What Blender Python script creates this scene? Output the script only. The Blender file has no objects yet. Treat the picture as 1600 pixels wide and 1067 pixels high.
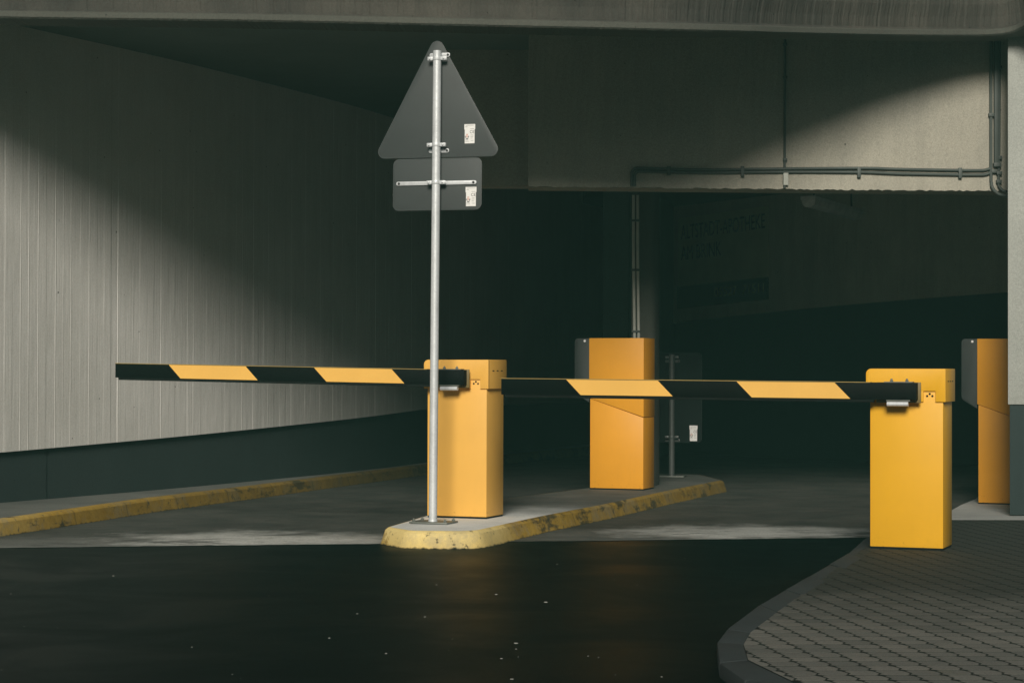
import bpy, bmesh, math, random
from mathutils import Vector, Matrix
R = math.radians
random.seed(7)
S = bpy.context.scene
COL = S.collection

# ------------------------------------------------------------------ camera
F, CX, CY, ZE = 3330.0, 800.0, 533.5, 1.22
ROLL, PITCH = 0.0026, 0.01336
FWD = Vector((0, math.cos(PITCH), math.sin(PITCH)))
UPV = Vector((0, -math.sin(PITCH), math.cos(PITCH)))
EX = Vector((1, 0, 0))
cam_d = bpy.data.cameras.new("camera")
cam = bpy.data.objects.new("camera", cam_d)
COL.objects.link(cam)
cam_d.sensor_width = 36.0
cam_d.lens = 36.0 * F / 1600.0
cam_d.clip_end = 2000
Rv = (EX + ROLL * UPV).normalized()
Uv = (UPV - ROLL * EX).normalized()
m3 = Matrix((Rv, Uv, -FWD)).transposed()
cam.matrix_world = Matrix.Translation((0, 0, ZE)) @ m3.to_4x4()
S.camera = cam

# ------------------------------------------------------------------ light
SUN_EL, SUN_AZ = R(24.5), R(-5)          # azimuth: sun stands behind the camera, turned to the right (+)
world = bpy.data.worlds.new("World")
S.world = world
world.use_nodes = True
nt = world.node_tree
bg = nt.nodes["Background"]
sky = nt.nodes.new("ShaderNodeTexSky")
sky.sky_type = 'NISHITA'
sky.sun_disc = False
sky.sun_elevation = SUN_EL
sky.sun_rotation = R(180) - SUN_AZ
sky.dust_density = 2.0
nt.links.new(sky.outputs[0], bg.inputs[0])
bg.inputs[1].default_value = 0.020
sd = bpy.data.lights.new("sun", 'SUN')
sd.energy = 3.6
sd.angle = R(17)
sd.color = (1.0, 0.93, 0.82)
sun = bpy.data.objects.new("sun", sd)
COL.objects.link(sun)
SD = Vector((-math.sin(SUN_AZ) * math.cos(SUN_EL), math.cos(SUN_AZ) * math.cos(SUN_EL), -math.sin(SUN_EL)))
sun.rotation_euler = SD.to_track_quat('-Z', 'Y').to_euler()
sun.location = (0, -20, 12)
S.view_settings.view_transform = 'Standard'
S.view_settings.look = 'None'
S.view_settings.gamma = 1.0
S.view_settings.exposure = 0.17


# ------------------------------------------------------------------ helpers
def ray(x, y):
    xc, yc = (x - CX) / F, (CY - y) / F
    return xc * Rv + yc * Uv + FWD


def pz(x, y, z):
    """point of the photo lying on the level z"""
    d = ray(x, y)
    t = (z - ZE) / d.z
    return Vector((d.x * t, d.y * t, z))


def py(x, y, Y):
    """point of the photo lying at the distance Y"""
    d = ray(x, y)
    t = Y / d.y
    return Vector((d.x * t, Y, ZE + d.z * t))


class MB:
    def __init__(s):
        s.v, s.f, s.m = [], [], []

    def add(s, vs, fs, mi=0):
        o = len(s.v)
        s.v += [Vector(p) for p in vs]
        for f in fs:
            s.f.append([i + o for i in f])
            s.m.append(mi)
        return s

    def box(s, a, b, mi=0, M=None):
        x0, y0, z0 = a
        x1, y1, z1 = b
        vs = [(x0, y0, z0), (x1, y0, z0), (x1, y1, z0), (x0, y1, z0), (x0, y0, z1), (x1, y0, z1), (x1, y1, z1), (x0, y1, z1)]
        if M:
            vs = [M @ Vector(p) for p in vs]
        return s.add(vs, [(0, 3, 2, 1), (4, 5, 6, 7), (0, 1, 5, 4), (1, 2, 6, 5), (2, 3, 7, 6), (3, 0, 4, 7)], mi)

    def prism(s, pts, h0, h1, axis='z', mi=0):
        """polygon (ccw seen from +axis for z; x,z pairs for axis y) pulled from h0 to h1"""
        n = len(pts)
        if axis == 'z':
            a = [(p[0], p[1], h0) for p in pts]
            b = [(p[0], p[1], h1) for p in pts]
        elif axis == 'y':
            a = [(p[0], h0, p[1]) for p in pts]
            b = [(p[0], h1, p[1]) for p in pts]
        else:
            a = [(h0, p[0], p[1]) for p in pts]
            b = [(h1, p[0], p[1]) for p in pts]
        return s.add(a + b, [list(range(n))[::-1], list(range(n, 2 * n))] +
                     [(i, (i + 1) % n, n + (i + 1) % n, n + i) for i in range(n)], mi)

    def tube(s, pts, r, n=12, mi=0, cap=True):
        pts = [Vector(p) for p in pts]
        rings, fs = [], []
        prev = None
        for i, p in enumerate(pts):
            if i == 0:
                d = pts[1] - p
            elif i == len(pts) - 1:
                d = p - pts[-2]
            else:
                d = (pts[i + 1] - p).normalized() + (p - pts[i - 1]).normalized()
            d.normalize()
            if prev is None:
                u = d.orthogonal().normalized()
            else:
                u = (prev - d * prev.dot(d)).normalized()
            prev = u
            w = d.cross(u)
            rr = r[i] if isinstance(r, (list, tuple)) else r
            rings += [p + (u * math.cos(2 * math.pi * k / n) + w * math.sin(2 * math.pi * k / n)) * rr for k in range(n)]
        for i in range(len(pts) - 1):
            for k in range(n):
                a, b = i * n + k, i * n + (k + 1) % n
                fs.append((a, b, b + n, a + n))
        if cap:
            fs.append(list(range(n))[::-1])
            fs.append(list(range(len(rings) - n, len(rings))))
        return s.add(rings, fs, mi)

    def build(s, name, mats, parent=None, bevel=0, smooth=False, loc=None, seg=2, angle=35):
        me = bpy.data.meshes.new(name)
        me.from_pydata([tuple(p) for p in s.v], [], s.f)
        if not isinstance(mats, (list, tuple)):
            mats = [mats]
        for m in mats:
            me.materials.append(m)
        for i, p in enumerate(me.polygons):
            p.material_index = s.m[i]
            p.use_smooth = smooth
        bm = bmesh.new()
        bm.from_mesh(me)
        bmesh.ops.recalc_face_normals(bm, faces=bm.faces)
        if bevel:
            es = [e for e in bm.edges if len(e.link_faces) == 2 and e.calc_face_angle(0) > R(angle)]
            bmesh.ops.bevel(bm, geom=es, offset=bevel, segments=seg, affect='EDGES', profile=0.5, clamp_overlap=True)
            for f in bm.faces:
                f.smooth = True
        bm.to_mesh(me)
        bm.free()
        if smooth or bevel:
            me.set_sharp_from_angle(angle=R(30))
        o = bpy.data.objects.new(name, me)
        COL.objects.link(o)
        if parent:
            o.parent = parent
        if loc is not None:
            o.location = loc
        return o


def tag(o, label=None, cat=None, group=None, kind=None):
    if label:
        o['label'] = label
    if cat:
        o['category'] = cat
    if group:
        o['group'] = group
    if kind:
        o['kind'] = kind
    return o


def empty(name, loc=(0, 0, 0), rz=0.0, label=None, cat=None, group=None):
    o = bpy.data.objects.new(name, None)
    o.empty_display_size = 0.2
    COL.objects.link(o)
    o.location = loc
    o.rotation_euler = (0, 0, rz)
    return tag(o, label, cat, group)


def children(o):
    return [c for c in bpy.data.objects if c.parent == o]


def copy_tree(o, parent=None):
    c = o.copy()
    COL.objects.link(c)
    if parent:
        c.parent = parent
    for ch in children(o):
        copy_tree(ch, c)
    return c


def text_mesh(name, body, size, mat, parent, loc, rot, extrude=0.0004, align='CENTER', sx=1.0):
    cu = bpy.data.curves.new(name, 'FONT')
    cu.body = body
    cu.size = size
    cu.align_x = align
    cu.align_y = 'CENTER'
    cu.extrude = extrude
    tmp = bpy.data.objects.new(name + "_tmp", cu)
    COL.objects.link(tmp)
    dg = bpy.context.evaluated_depsgraph_get()
    me = bpy.data.meshes.new_from_object(tmp.evaluated_get(dg))
    bpy.data.objects.remove(tmp)
    me.materials.clear()
    me.materials.append(mat)
    o = bpy.data.objects.new(name, me)
    COL.objects.link(o)
    o.parent = parent
    o.location = loc
    o.rotation_euler = rot
    o.scale = (sx, 1, 1)
    return o


def round_poly(pts, r, n=6):
    """rounds the corners of a polygon; r one radius or one per corner"""
    out = []
    N = len(pts)
    for i, p in enumerate(pts):
        rr = r[i] if isinstance(r, (list, tuple)) else r
        p = Vector(p)
        if rr <= 0:
            out.append(tuple(p))
            continue
        a = (Vector(pts[i - 1]) - p).normalized()
        b = (Vector(pts[(i + 1) % N]) - p).normalized()
        half = a.angle(b) / 2
        t = rr / math.tan(half)
        c = p + (a + b).normalized() * (rr / math.sin(half))
        s0, s1 = p + a * t - c, p + b * t - c
        a0 = math.atan2(s0.y, s0.x)
        a1 = math.atan2(s1.y, s1.x)
        d = (a1 - a0 + math.pi) % (2 * math.pi) - math.pi
        for k in range(n + 1):
            q = a0 + d * k / n
            out.append((c.x + rr * math.cos(q), c.y + rr * math.sin(q)))
    return out


# ------------------------------------------------------------------ materials
class NB:
    """small node-graph helper"""
    def __init__(s, name):
        s.mat = bpy.data.materials.new(name)
        s.mat.use_nodes = True
        s.t = s.mat.node_tree
        s.p = s.t.nodes["Principled BSDF"]
        s.co = s.t.nodes.new("ShaderNodeTexCoord")

    def n(s, typ, **kw):
        nd = s.t.nodes.new(typ)
        for k, v in kw.items():
            setattr(nd, k, v)
        return nd

    def link(s, a, b):
        s.t.links.new(a, b)

    def coord(s, scale=(1, 1, 1), which='Object'):
        mp = s.n("ShaderNodeMapping")
        mp.inputs['Scale'].default_value = scale
        s.link(s.co.outputs[which], mp.inputs[0])
        return mp.outputs[0]

    def noise(s, scale, vec=None, detail=6, rough=0.6, dist=0):
        nd = s.n("ShaderNodeTexNoise")
        nd.inputs['Scale'].default_value = scale
        nd.inputs['Detail'].default_value = detail
        nd.inputs['Roughness'].default_value = rough
        nd.inputs['Distortion'].default_value = dist
        s.link(vec if vec is not None else s.co.outputs['Object'], nd.inputs['Vector'])
        return nd.outputs['Fac']

    def ramp(s, fac, a, b, ca=(0, 0, 0), cb=(1, 1, 1)):
        r = s.n("ShaderNodeValToRGB")
        r.color_ramp.elements[0].position = a
        r.color_ramp.elements[1].position = b
        r.color_ramp.elements[0].color = (*ca, 1)
        r.color_ramp.elements[1].color = (*cb, 1)
        s.link(fac, r.inputs[0])
        return r.outputs[0]

    def mix(s, fac, a, b, mode='MIX'):
        m = s.n("ShaderNodeMix", data_type='RGBA', blend_type=mode)
        for sock, v in ((m.inputs['Factor'], fac), (m.inputs[6], a), (m.inputs[7], b)):
            if isinstance(v, (int, float)):
                sock.default_value = v
            elif isinstance(v, tuple):
                sock.default_value = (*v, 1)
            else:
                s.link(v, sock)
        return m.outputs[2]

    def math(s, op, a, b=None, clamp=False):
        m = s.n("ShaderNodeMath", operation=op)
        m.use_clamp = clamp
        for i, v in enumerate((a, b)):
            if v is None:
                continue
            if isinstance(v, (int, float)):
                m.inputs[i].default_value = v
            else:
                s.link(v, m.inputs[i])
        return m.outputs[0]

    def sep(s, vec=None):
        x = s.n("ShaderNodeSeparateXYZ")
        s.link(vec if vec is not None else s.co.outputs['Object'], x.inputs[0])
        return x.outputs

    def bump(s, h, strength=0.4, dist=0.005, normal=None):
        b = s.n("ShaderNodeBump")
        b.inputs['Strength'].default_value = strength
        b.inputs['Distance'].default_value = dist
        s.link(h, b.inputs['Height'])
        if normal is not None:
            s.link(normal, b.inputs['Normal'])
        s.link(b.outputs[0], s.p.inputs['Normal'])
        return b.outputs[0]

    def set(s, col=None, rough=None, metal=None, spec=None):
        for k, v in (('Base Color', col), ('Roughness', rough), ('Metallic', metal), ('Specular IOR Level', spec)):
            if v is None:
                continue
            if isinstance(v, tuple):
                s.p.inputs[k].default_value = (*v, 1)
            elif isinstance(v, (int, float)):
                s.p.inputs[k].default_value = v
            else:
                s.link(v, s.p.inputs[k])
        return s.mat


def plain(name, col, rough=0.6, metal=0.0, spec=0.5, var=0.15, scale=8, bump=0.0):
    b = NB(name)
    n = b.noise(scale)
    f = b.ramp(n, 0.3, 0.7)
    c = b.mix(f, tuple(x * (1 - var) for x in col), tuple(min(1, x * (1 + var)) for x in col))
    b.set(c, rough, metal, spec)
    if bump:
        b.bump(b.noise(scale * 12, detail=3), bump, 0.002)
    return b.mat


def concrete(name, light, dark, streak=True, bump=0.5, rough=0.88, stain=0.5, s=1.0, grain=0.0):
    """painted or bare cast concrete with blotches, run marks and pores"""
    b = NB(name)
    big = b.ramp(b.noise(0.9 * s, detail=8, rough=0.65), 0.35, 0.68)
    c = b.mix(big, dark, light)
    if streak:
        st = b.ramp(b.noise(3.0, b.coord((2.2, 2.2, 0.22)), detail=6), 0.42, 0.75)
        c = b.mix(b.math('MULTIPLY', st, 0.35 * stain), c, tuple(x * 0.55 for x in dark))
    fine = b.noise(85, detail=4)
    c = b.mix(0.35, c, b.ramp(fine, 0.3, 0.7, (0.25, 0.25, 0.25), (0.75, 0.75, 0.75)), 'OVERLAY')
    v = b.n("ShaderNodeTexVoronoi")
    v.inputs['Scale'].default_value = 5.5
    b.link(b.co.outputs['Object'], v.inputs['Vector'])
    pore = b.ramp(b.math('ADD', v.outputs['Distance'], b.math('MULTIPLY', b.noise(14), 0.10)), 0.075, 0.095)
    c = b.mix(pore, tuple(x * 0.35 for x in dark), c)
    b.set(c, rough, 0, 0.3)
    h = b.math('ADD', b.math('MULTIPLY', b.noise(120, detail=3), 0.5), b.math('MULTIPLY', pore, 1.2))
    if grain:
        gr = b.noise(1.0, b.coord((38, 38, 1.6)), detail=6, rough=0.65)
        lump = b.noise(1.0, b.coord((9, 9, 2.5)), detail=4)
        h = b.math('ADD', h, b.math('ADD', b.math('MULTIPLY', gr, 2.2 * grain), b.math('MULTIPLY', lump, 2.0 * grain)))
    b.bump(h, bump, 0.004)
    return b.mat


M = {}
M['wall'] = concrete('painted_board_marked_concrete', (0.71, 0.705, 0.675), (0.61, 0.605, 0.57), stain=0.35, grain=0.55)
M['fascia'] = concrete('lintel_concrete', (0.385, 0.365, 0.30), (0.30, 0.29, 0.245), stain=0.6)
M['inner'] = concrete('inner_wall_concrete', (0.66, 0.62, 0.48), (0.54, 0.50, 0.40), stain=0.8)
M['dado'] = concrete('dark_grey_wall_paint', (0.030, 0.043, 0.043), (0.023, 0.035, 0.035), stain=0.3, bump=0.3)
M['deep'] = concrete('dark_green_grey_render', (0.14, 0.21, 0.19), (0.12, 0.18, 0.16), streak=False)
M['ceil'] = concrete('ceiling_concrete', (0.15, 0.18, 0.165), (0.12, 0.145, 0.13), streak=False)
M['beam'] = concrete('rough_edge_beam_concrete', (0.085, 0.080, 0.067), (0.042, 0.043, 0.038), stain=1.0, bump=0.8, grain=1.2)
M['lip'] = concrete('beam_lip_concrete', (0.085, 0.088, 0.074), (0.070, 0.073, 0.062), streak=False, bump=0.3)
M['pillar'] = concrete('pillar_render', (0.38, 0.395, 0.365), (0.32, 0.335, 0.31), stain=0.4)
M['isletop'] = concrete('island_concrete', (0.50, 0.51, 0.49), (0.30, 0.31, 0.30), streak=False, rough=0.8)
M['walk'] = concrete('footpath_concrete', (0.17, 0.175, 0.16), (0.10, 0.107, 0.098), streak=False)
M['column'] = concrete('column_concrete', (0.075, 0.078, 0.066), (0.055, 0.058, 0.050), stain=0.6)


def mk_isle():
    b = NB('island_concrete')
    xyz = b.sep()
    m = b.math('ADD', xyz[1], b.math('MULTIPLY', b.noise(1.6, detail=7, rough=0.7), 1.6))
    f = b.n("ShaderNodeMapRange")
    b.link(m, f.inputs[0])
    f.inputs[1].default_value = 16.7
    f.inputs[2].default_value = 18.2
    lit_tone = b.mix(b.ramp(b.noise(3, detail=7), 0.35, 0.7), (0.60, 0.62, 0.60), (0.78, 0.79, 0.77))
    shaded_tone = b.mix(b.ramp(b.noise(2, detail=7), 0.35, 0.7), (0.07, 0.075, 0.068), (0.13, 0.135, 0.12))
    c = b.mix(f.outputs[0], lit_tone, shaded_tone)  # shade over the rear of the island put into the colour
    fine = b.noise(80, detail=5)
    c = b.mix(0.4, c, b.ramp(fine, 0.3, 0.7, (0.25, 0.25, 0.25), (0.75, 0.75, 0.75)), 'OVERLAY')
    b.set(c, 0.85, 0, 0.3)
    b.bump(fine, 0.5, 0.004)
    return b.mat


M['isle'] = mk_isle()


def mk_kerb():
    b = NB('worn_yellow_kerb_paint')
    xyz = b.sep()
    n1 = b.noise(2.6, detail=9, rough=0.72)
    n2 = b.noise(9, detail=8, rough=0.75)
    yel = b.mix(b.ramp(n2, 0.35, 0.7), (0.33, 0.20, 0.025), (0.52, 0.34, 0.06))
    # bleached paint on the nose of the island, fading out along its flank
    p = b.math('ADD', xyz[1], b.math('MULTIPLY', b.math('SUBTRACT', n1, 0.5), 1.3))
    p = b.math('ADD', p, b.math('MULTIPLY', b.math('SUBTRACT', -0.35, xyz[0]), -0.25))
    nose = b.ramp(b.math('MULTIPLY', p, 0.05), 0.748, 0.775, (1, 1, 1), (0, 0, 0))
    nose = b.math('MULTIPLY', nose, b.ramp(xyz[0], 0.0, 0.01, (1, 1, 1), (1, 1, 1)))
    left = b.ramp(b.math('ADD', xyz[0], b.math('MULTIPLY', n2, 0.25)), 0.0, 1.0)
    e = b.math('LESS_THAN', b.math('ADD', xyz[0], b.math('MULTIPLY', n2, 0.3)), -0.72)
    nose = b.math('MULTIPLY', nose, b.math('SUBTRACT', 1.0, b.math('MULTIPLY', e, 0.75)))
    zz = b.ramp(b.math('ADD', xyz[2], b.math('MULTIPLY', n2, 0.06)), 0.03, 0.12)
    nose = b.math('MULTIPLY', nose, b.math('ADD', b.math('MULTIPLY', zz, 0.35), 0.62))
    c = b.mix(nose, yel, (0.78, 0.61, 0.25))
    rub = b.ramp(n1, 0.50, 0.60)
    c = b.mix(b.math('MULTIPLY', rub, 0.45), c, (0.30, 0.27, 0.19))
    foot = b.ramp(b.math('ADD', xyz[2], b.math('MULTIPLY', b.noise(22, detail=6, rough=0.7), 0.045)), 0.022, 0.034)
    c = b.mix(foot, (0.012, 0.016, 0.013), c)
    chip = b.ramp(b.noise(17, detail=7, rough=0.7), 0.60, 0.64)
    c = b.mix(b.math('MULTIPLY', chip, 0.8), c, (0.10, 0.09, 0.06))
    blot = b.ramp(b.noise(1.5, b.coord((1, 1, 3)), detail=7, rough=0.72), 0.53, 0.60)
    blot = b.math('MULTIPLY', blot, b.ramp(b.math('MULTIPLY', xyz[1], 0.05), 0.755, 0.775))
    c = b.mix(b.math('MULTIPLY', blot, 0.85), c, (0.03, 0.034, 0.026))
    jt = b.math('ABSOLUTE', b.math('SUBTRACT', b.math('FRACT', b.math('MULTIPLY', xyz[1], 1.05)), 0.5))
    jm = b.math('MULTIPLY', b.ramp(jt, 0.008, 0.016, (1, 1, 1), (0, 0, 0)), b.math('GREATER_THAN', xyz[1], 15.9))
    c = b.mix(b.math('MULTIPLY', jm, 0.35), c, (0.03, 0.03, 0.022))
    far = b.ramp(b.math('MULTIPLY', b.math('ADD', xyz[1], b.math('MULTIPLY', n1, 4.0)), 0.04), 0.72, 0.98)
    c = b.mix(b.math('MULTIPLY', far, 0.75), c, (0.05, 0.045, 0.02))  # light fading inwards, painted as a darker far end
    b.set(c, 0.85, 0, 0.25)
    b.bump(b.math('ADD', b.noise(60, detail=5), b.math('MULTIPLY', chip, -0.8)), 0.6, 0.006)
    return b.mat


M['kerb'] = mk_kerb()


def mk_asphalt():
    b = NB('wet_dark_asphalt')
    g = b.noise(160, detail=3)
    c = b.mix(b.ramp(g, 0.3, 0.8), (0.0015, 0.0042, 0.0036), (0.004, 0.0085, 0.0075))
    c = b.mix(b.ramp(b.noise(0.6, detail=6), 0.4, 0.7), c, (0.002, 0.0045, 0.004))
    pud = b.ramp(b.noise(0.9, detail=5, dist=0.6), 0.40, 0.62)
    r = b.n("ShaderNodeMapRange")
    b.link(pud, r.inputs[0])
    r.inputs[3].default_value = 0.52
    r.inputs[4].default_value = 0.42
    b.set(c, r.outputs[0], 0, 0.032)
    b.bump(g, 0.35, 0.004)
    return b.mat


def mk_lane():
    b = NB('drive_lane_concrete')
    base = b.mix(b.ramp(b.noise(1.6, detail=9, rough=0.75), 0.38, 0.62), (0.036, 0.041, 0.036), (0.078, 0.079, 0.068))
    # pale area next to the asphalt joint
    xyz = b.sep()
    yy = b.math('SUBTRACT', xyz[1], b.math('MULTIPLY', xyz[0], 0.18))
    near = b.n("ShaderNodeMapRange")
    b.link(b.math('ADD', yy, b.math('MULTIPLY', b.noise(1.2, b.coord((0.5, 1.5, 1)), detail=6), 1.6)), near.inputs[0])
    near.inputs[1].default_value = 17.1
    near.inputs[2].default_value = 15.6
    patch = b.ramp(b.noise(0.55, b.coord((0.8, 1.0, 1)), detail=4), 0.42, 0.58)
    # two pale spots, one per lane
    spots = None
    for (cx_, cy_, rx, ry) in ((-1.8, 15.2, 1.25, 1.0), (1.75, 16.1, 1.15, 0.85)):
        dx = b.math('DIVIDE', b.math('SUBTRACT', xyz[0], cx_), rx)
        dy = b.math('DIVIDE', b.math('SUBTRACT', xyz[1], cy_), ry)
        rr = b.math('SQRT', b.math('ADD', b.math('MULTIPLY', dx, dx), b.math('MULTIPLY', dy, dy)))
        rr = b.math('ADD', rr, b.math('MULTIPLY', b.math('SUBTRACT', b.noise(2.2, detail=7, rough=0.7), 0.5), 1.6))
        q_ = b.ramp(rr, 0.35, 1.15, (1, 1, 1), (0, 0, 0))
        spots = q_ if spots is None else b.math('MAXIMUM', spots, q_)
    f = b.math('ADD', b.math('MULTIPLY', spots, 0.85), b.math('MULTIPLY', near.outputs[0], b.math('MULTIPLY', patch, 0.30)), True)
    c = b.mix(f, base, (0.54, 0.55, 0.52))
    oil = b.ramp(b.noise(1.9, b.coord((0.8, 1.2, 1)), detail=8, rough=0.72, dist=0.5), 0.53, 0.62)
    c = b.mix(b.math('MULTIPLY', oil, 0.75), c, (0.04, 0.042, 0.038))
    fine = b.noise(70, detail=5)
    c = b.mix(0.5, c, b.ramp(fine, 0.3, 0.7, (0.2, 0.2, 0.2), (0.8, 0.8, 0.8)), 'OVERLAY')
    b.set(c, 0.75, 0, 0.3)
    b.bump(fine, 0.5, 0.004)
    return b.mat


M['asphalt'] = mk_asphalt()
M['lane'] = mk_lane()


def mk_paver(name, a, c2):
    b = NB(name)
    info = b.n("ShaderNodeAttribute", attribute_name="tone")
    c = b.mix(info.outputs['Fac'], a, c2)
    g = b.noise(140, detail=4)
    c = b.mix(0.5, c, b.ramp(g, 0.3, 0.7, (0.2, 0.2, 0.2), (0.8, 0.8, 0.8)), 'OVERLAY')
    moss = b.ramp(b.noise(2.1, detail=6, rough=0.7), 0.60, 0.72)
    c = b.mix(b.math('MULTIPLY', moss, 0.5), c, (0.085, 0.075, 0.03))
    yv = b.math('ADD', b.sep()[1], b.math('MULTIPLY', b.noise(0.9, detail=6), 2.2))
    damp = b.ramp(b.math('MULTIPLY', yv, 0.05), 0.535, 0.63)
    c = b.mix(b.math('MULTIPLY', damp, 0.9), c, (0.014, 0.018, 0.015))  # blocks get darker towards the garage
    b.set(c, 0.8, 0, 0.3)
    b.bump(g, 0.5, 0.003)
    return b.mat


M['paver'] = mk_paver('grey_paving_block', (0.105, 0.106, 0.095), (0.155, 0.150, 0.132))
M['joint'] = plain('joint_soil', (0.004, 0.006, 0.004), 0.95, var=0.3, scale=20, spec=0.2)
M['kerbstone'] = concrete('kerbstone_concrete', (0.036, 0.044, 0.046), (0.025, 0.030, 0.031), streak=False)


def mk_paint(name, col, dirt=0.25):
    b = NB(name)
    n = b.noise(2.5, detail=5)
    c = b.mix(b.ramp(n, 0.3, 0.7), tuple(x * 0.95 for x in col), tuple(min(1, x * 1.04) for x in col))
    z = b.sep()[2]
    sp = b.math('MULTIPLY', b.ramp(b.noise(38, detail=6, rough=0.7), 0.60, 0.66), b.ramp(z, 0.02, 0.10, (1, 1, 1), (0, 0, 0)))
    c = b.mix(b.math('MULTIPLY', sp, 0.8), c, (0.10, 0.055, 0.012))
    run = b.ramp(b.noise(6, b.coord((5, 5, 0.5)), detail=5), 0.55, 0.8)
    c = b.mix(b.math('MULTIPLY', run, dirt * 0.4), c, tuple(x * 0.55 for x in col))
    b.set(c, b.math('ADD', b.math('MULTIPLY', b.noise(30), 0.15), 0.42), 0, 0.4)
    b.bump(b.noise(260, detail=2), 0.12, 0.001)
    return b.mat


M['yellow'] = mk_paint('yellow_powder_coat', (0.76, 0.40, 0.016))
M['yellowlit'] = mk_paint('lit_yellow_coat', (0.80, 0.44, 0.085))  # paler copy of the yellow; the stronger light is in the colour
M['orange'] = mk_paint('orange_yellow_coat', (0.72, 0.32, 0.020))
M['stripe'] = mk_paint('pale_yellow_film', (0.80, 0.46, 0.10), 0.15)
M['black'] = plain('satin_black_arm', (0.002, 0.004, 0.0035), 0.6, spec=0.08)
M['rubber'] = plain('black_rubber', (0.006, 0.009, 0.008), 0.9, spec=0.2)
M['hoodgrey'] = plain('anthracite_plastic', (0.015, 0.021, 0.020), 0.6, var=0.1)
M['signback'] = plain('grey_sign_back', (0.044, 0.052, 0.052), 0.6, var=0.06, scale=5, bump=0.05)
M['signdark'] = plain('dark_sign_back', (0.006, 0.0095, 0.009), 0.7, spec=0.15)
M['white'] = plain('white_sticker', (0.78, 0.78, 0.76), 0.6, var=0.04, scale=60)
M['ink'] = plain('sticker_ink', (0.03, 0.03, 0.03), 0.7)
M['inkgrey'] = plain('pale_sticker_print', (0.38, 0.38, 0.37), 0.7)
M['inkred'] = plain('red_sticker_print', (0.55, 0.16, 0.08), 0.7)


def mk_galv(name, col=(0.68, 0.71, 0.73), metal=0.25):
    b = NB(name)
    v = b.n("ShaderNodeTexVoronoi")
    v.inputs['Scale'].default_value = 60
    b.link(b.co.outputs['Object'], v.inputs['Vector'])
    f = b.sep(v.outputs['Color'])[0]
    c = b.mix(b.math('MULTIPLY', f, 0.5), col, tuple(x * 0.72 for x in col))
    n = b.ramp(b.noise(14, b.coord((1, 1, 0.4)), detail=6, rough=0.7), 0.45, 0.7)
    c = b.mix(b.math('MULTIPLY', n, 0.4), c, tuple(x * 0.5 for x in col))
    b.set(c, b.math('ADD', b.math('MULTIPLY', f, 0.2), 0.38), metal, 0.5)
    b.bump(b.noise(90), 0.12, 0.001)
    return b.mat


M['galv'] = mk_galv('galvanised_steel')
M['galvdark'] = mk_galv('dull_galvanised_steel', (0.10, 0.11, 0.105), 0.3)
M['conduit'] = plain('grey_conduit', (0.055, 0.068, 0.062), 0.6, var=0.12)
M['conduitpale'] = plain('pale_conduit', (0.45, 0.47, 0.42), 0.6, var=0.12)
M['lampwhite'] = plain('dusty_lamp_housing', (0.70, 0.71, 0.66), 0.5)
M['bannercloth'] = plain('olive_banner_cloth', (0.62, 0.62, 0.40), 0.8, var=0.1, scale=3)
M['bannerdark'] = plain('dark_banner_strip', (0.012, 0.02, 0.02), 0.8)

# ------------------------------------------------------------------ ground
def flat(name, pts, z, mat, n=0):
    mb = MB()
    mb.add([(p[0], p[1], z) for p in pts], [list(range(len(pts)))])
    return mb.build(name, mat)


tag(flat('road', [(-150, -150), (150, -150), (150, 150), (-150, 150)], 0.0, M['asphalt']), 'dark damp asphalt road in front of the barriers', kind='structure')
edge = [pz(-200, 858, 0), pz(0, 856.5, 0), pz(300, 853, 0), pz(600, 850, 0), pz(830, 846.5, 0), pz(1100, 843, 0), pz(1360, 840, 0), pz(1700, 836, 0)]
ep = []
for a, b_ in zip(edge, edge[1:]):
    for k in range(24):
        p = a.lerp(b_, k / 24)
        ep.append((p.x, p.y + random.uniform(-0.012, 0.012)))
ep.append((edge[-1].x, edge[-1].y))
tag(flat('driveway', ep + [(14, 60), (-9, 60)], 0.004, M['lane']), 'stained concrete drive lanes leading into the garage', kind='structure')

# ------------------------------------------------------------------ traffic island
def kerb_ring(outer, inner, z0, z1, inset, name, mats, parent, closed=True, mi=None, r=0.02):
    """a kerb: face leaning back by `inset`, rounded arris, flat top up to the inner line"""
    n = len(outer)
    mb = MB()
    prof = []
    for i in range(n):
        o, q = Vector(outer[i]), Vector(inner[i])
        d = (q - o).normalized()
        pts = [(o, z0 - 0.02), (o + d * inset * 0.8, z1 - r), (o + d * (inset + r * 0.35), z1 - r * 0.3), (o + d * (inset + r), z1), (q, z1)]
        prof.append(pts)
    k = len(prof[0])
    vs = [(p.x, p.y, z) for row in prof for p, z in row]
    fs, ms = [], []
    for i in range(n if closed else n - 1):
        j = (i + 1) % n
        for a in range(k - 1):
            fs.append((i * k + a, j * k + a, j * k + a + 1, i * k + a + 1))
            ms.append(mi(i, a) if mi else 0)
    mb.v = [Vector(v) for v in vs]
    mb.f = fs
    mb.m = ms
    return mb.build(name, mats, parent, smooth=True)


def offset_poly(pts, d):
    """moves a ccw polygon inwards by d"""
    n = len(pts)
    out = []
    for i in range(n):
        p0, p1, p2 = Vector(pts[i - 1]), Vector(pts[i]), Vector(pts[(i + 1) % n])
        e1, e2 = (p1 - p0).normalized(), (p2 - p1).normalized()
        n1, n2 = Vector((-e1.y, e1.x)), Vector((-e2.y, e2.x))
        m = (n1 + n2)
        m = m / max(0.3, m.dot(n1))
        out.append(tuple(p1 + m * d))
    return out


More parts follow.
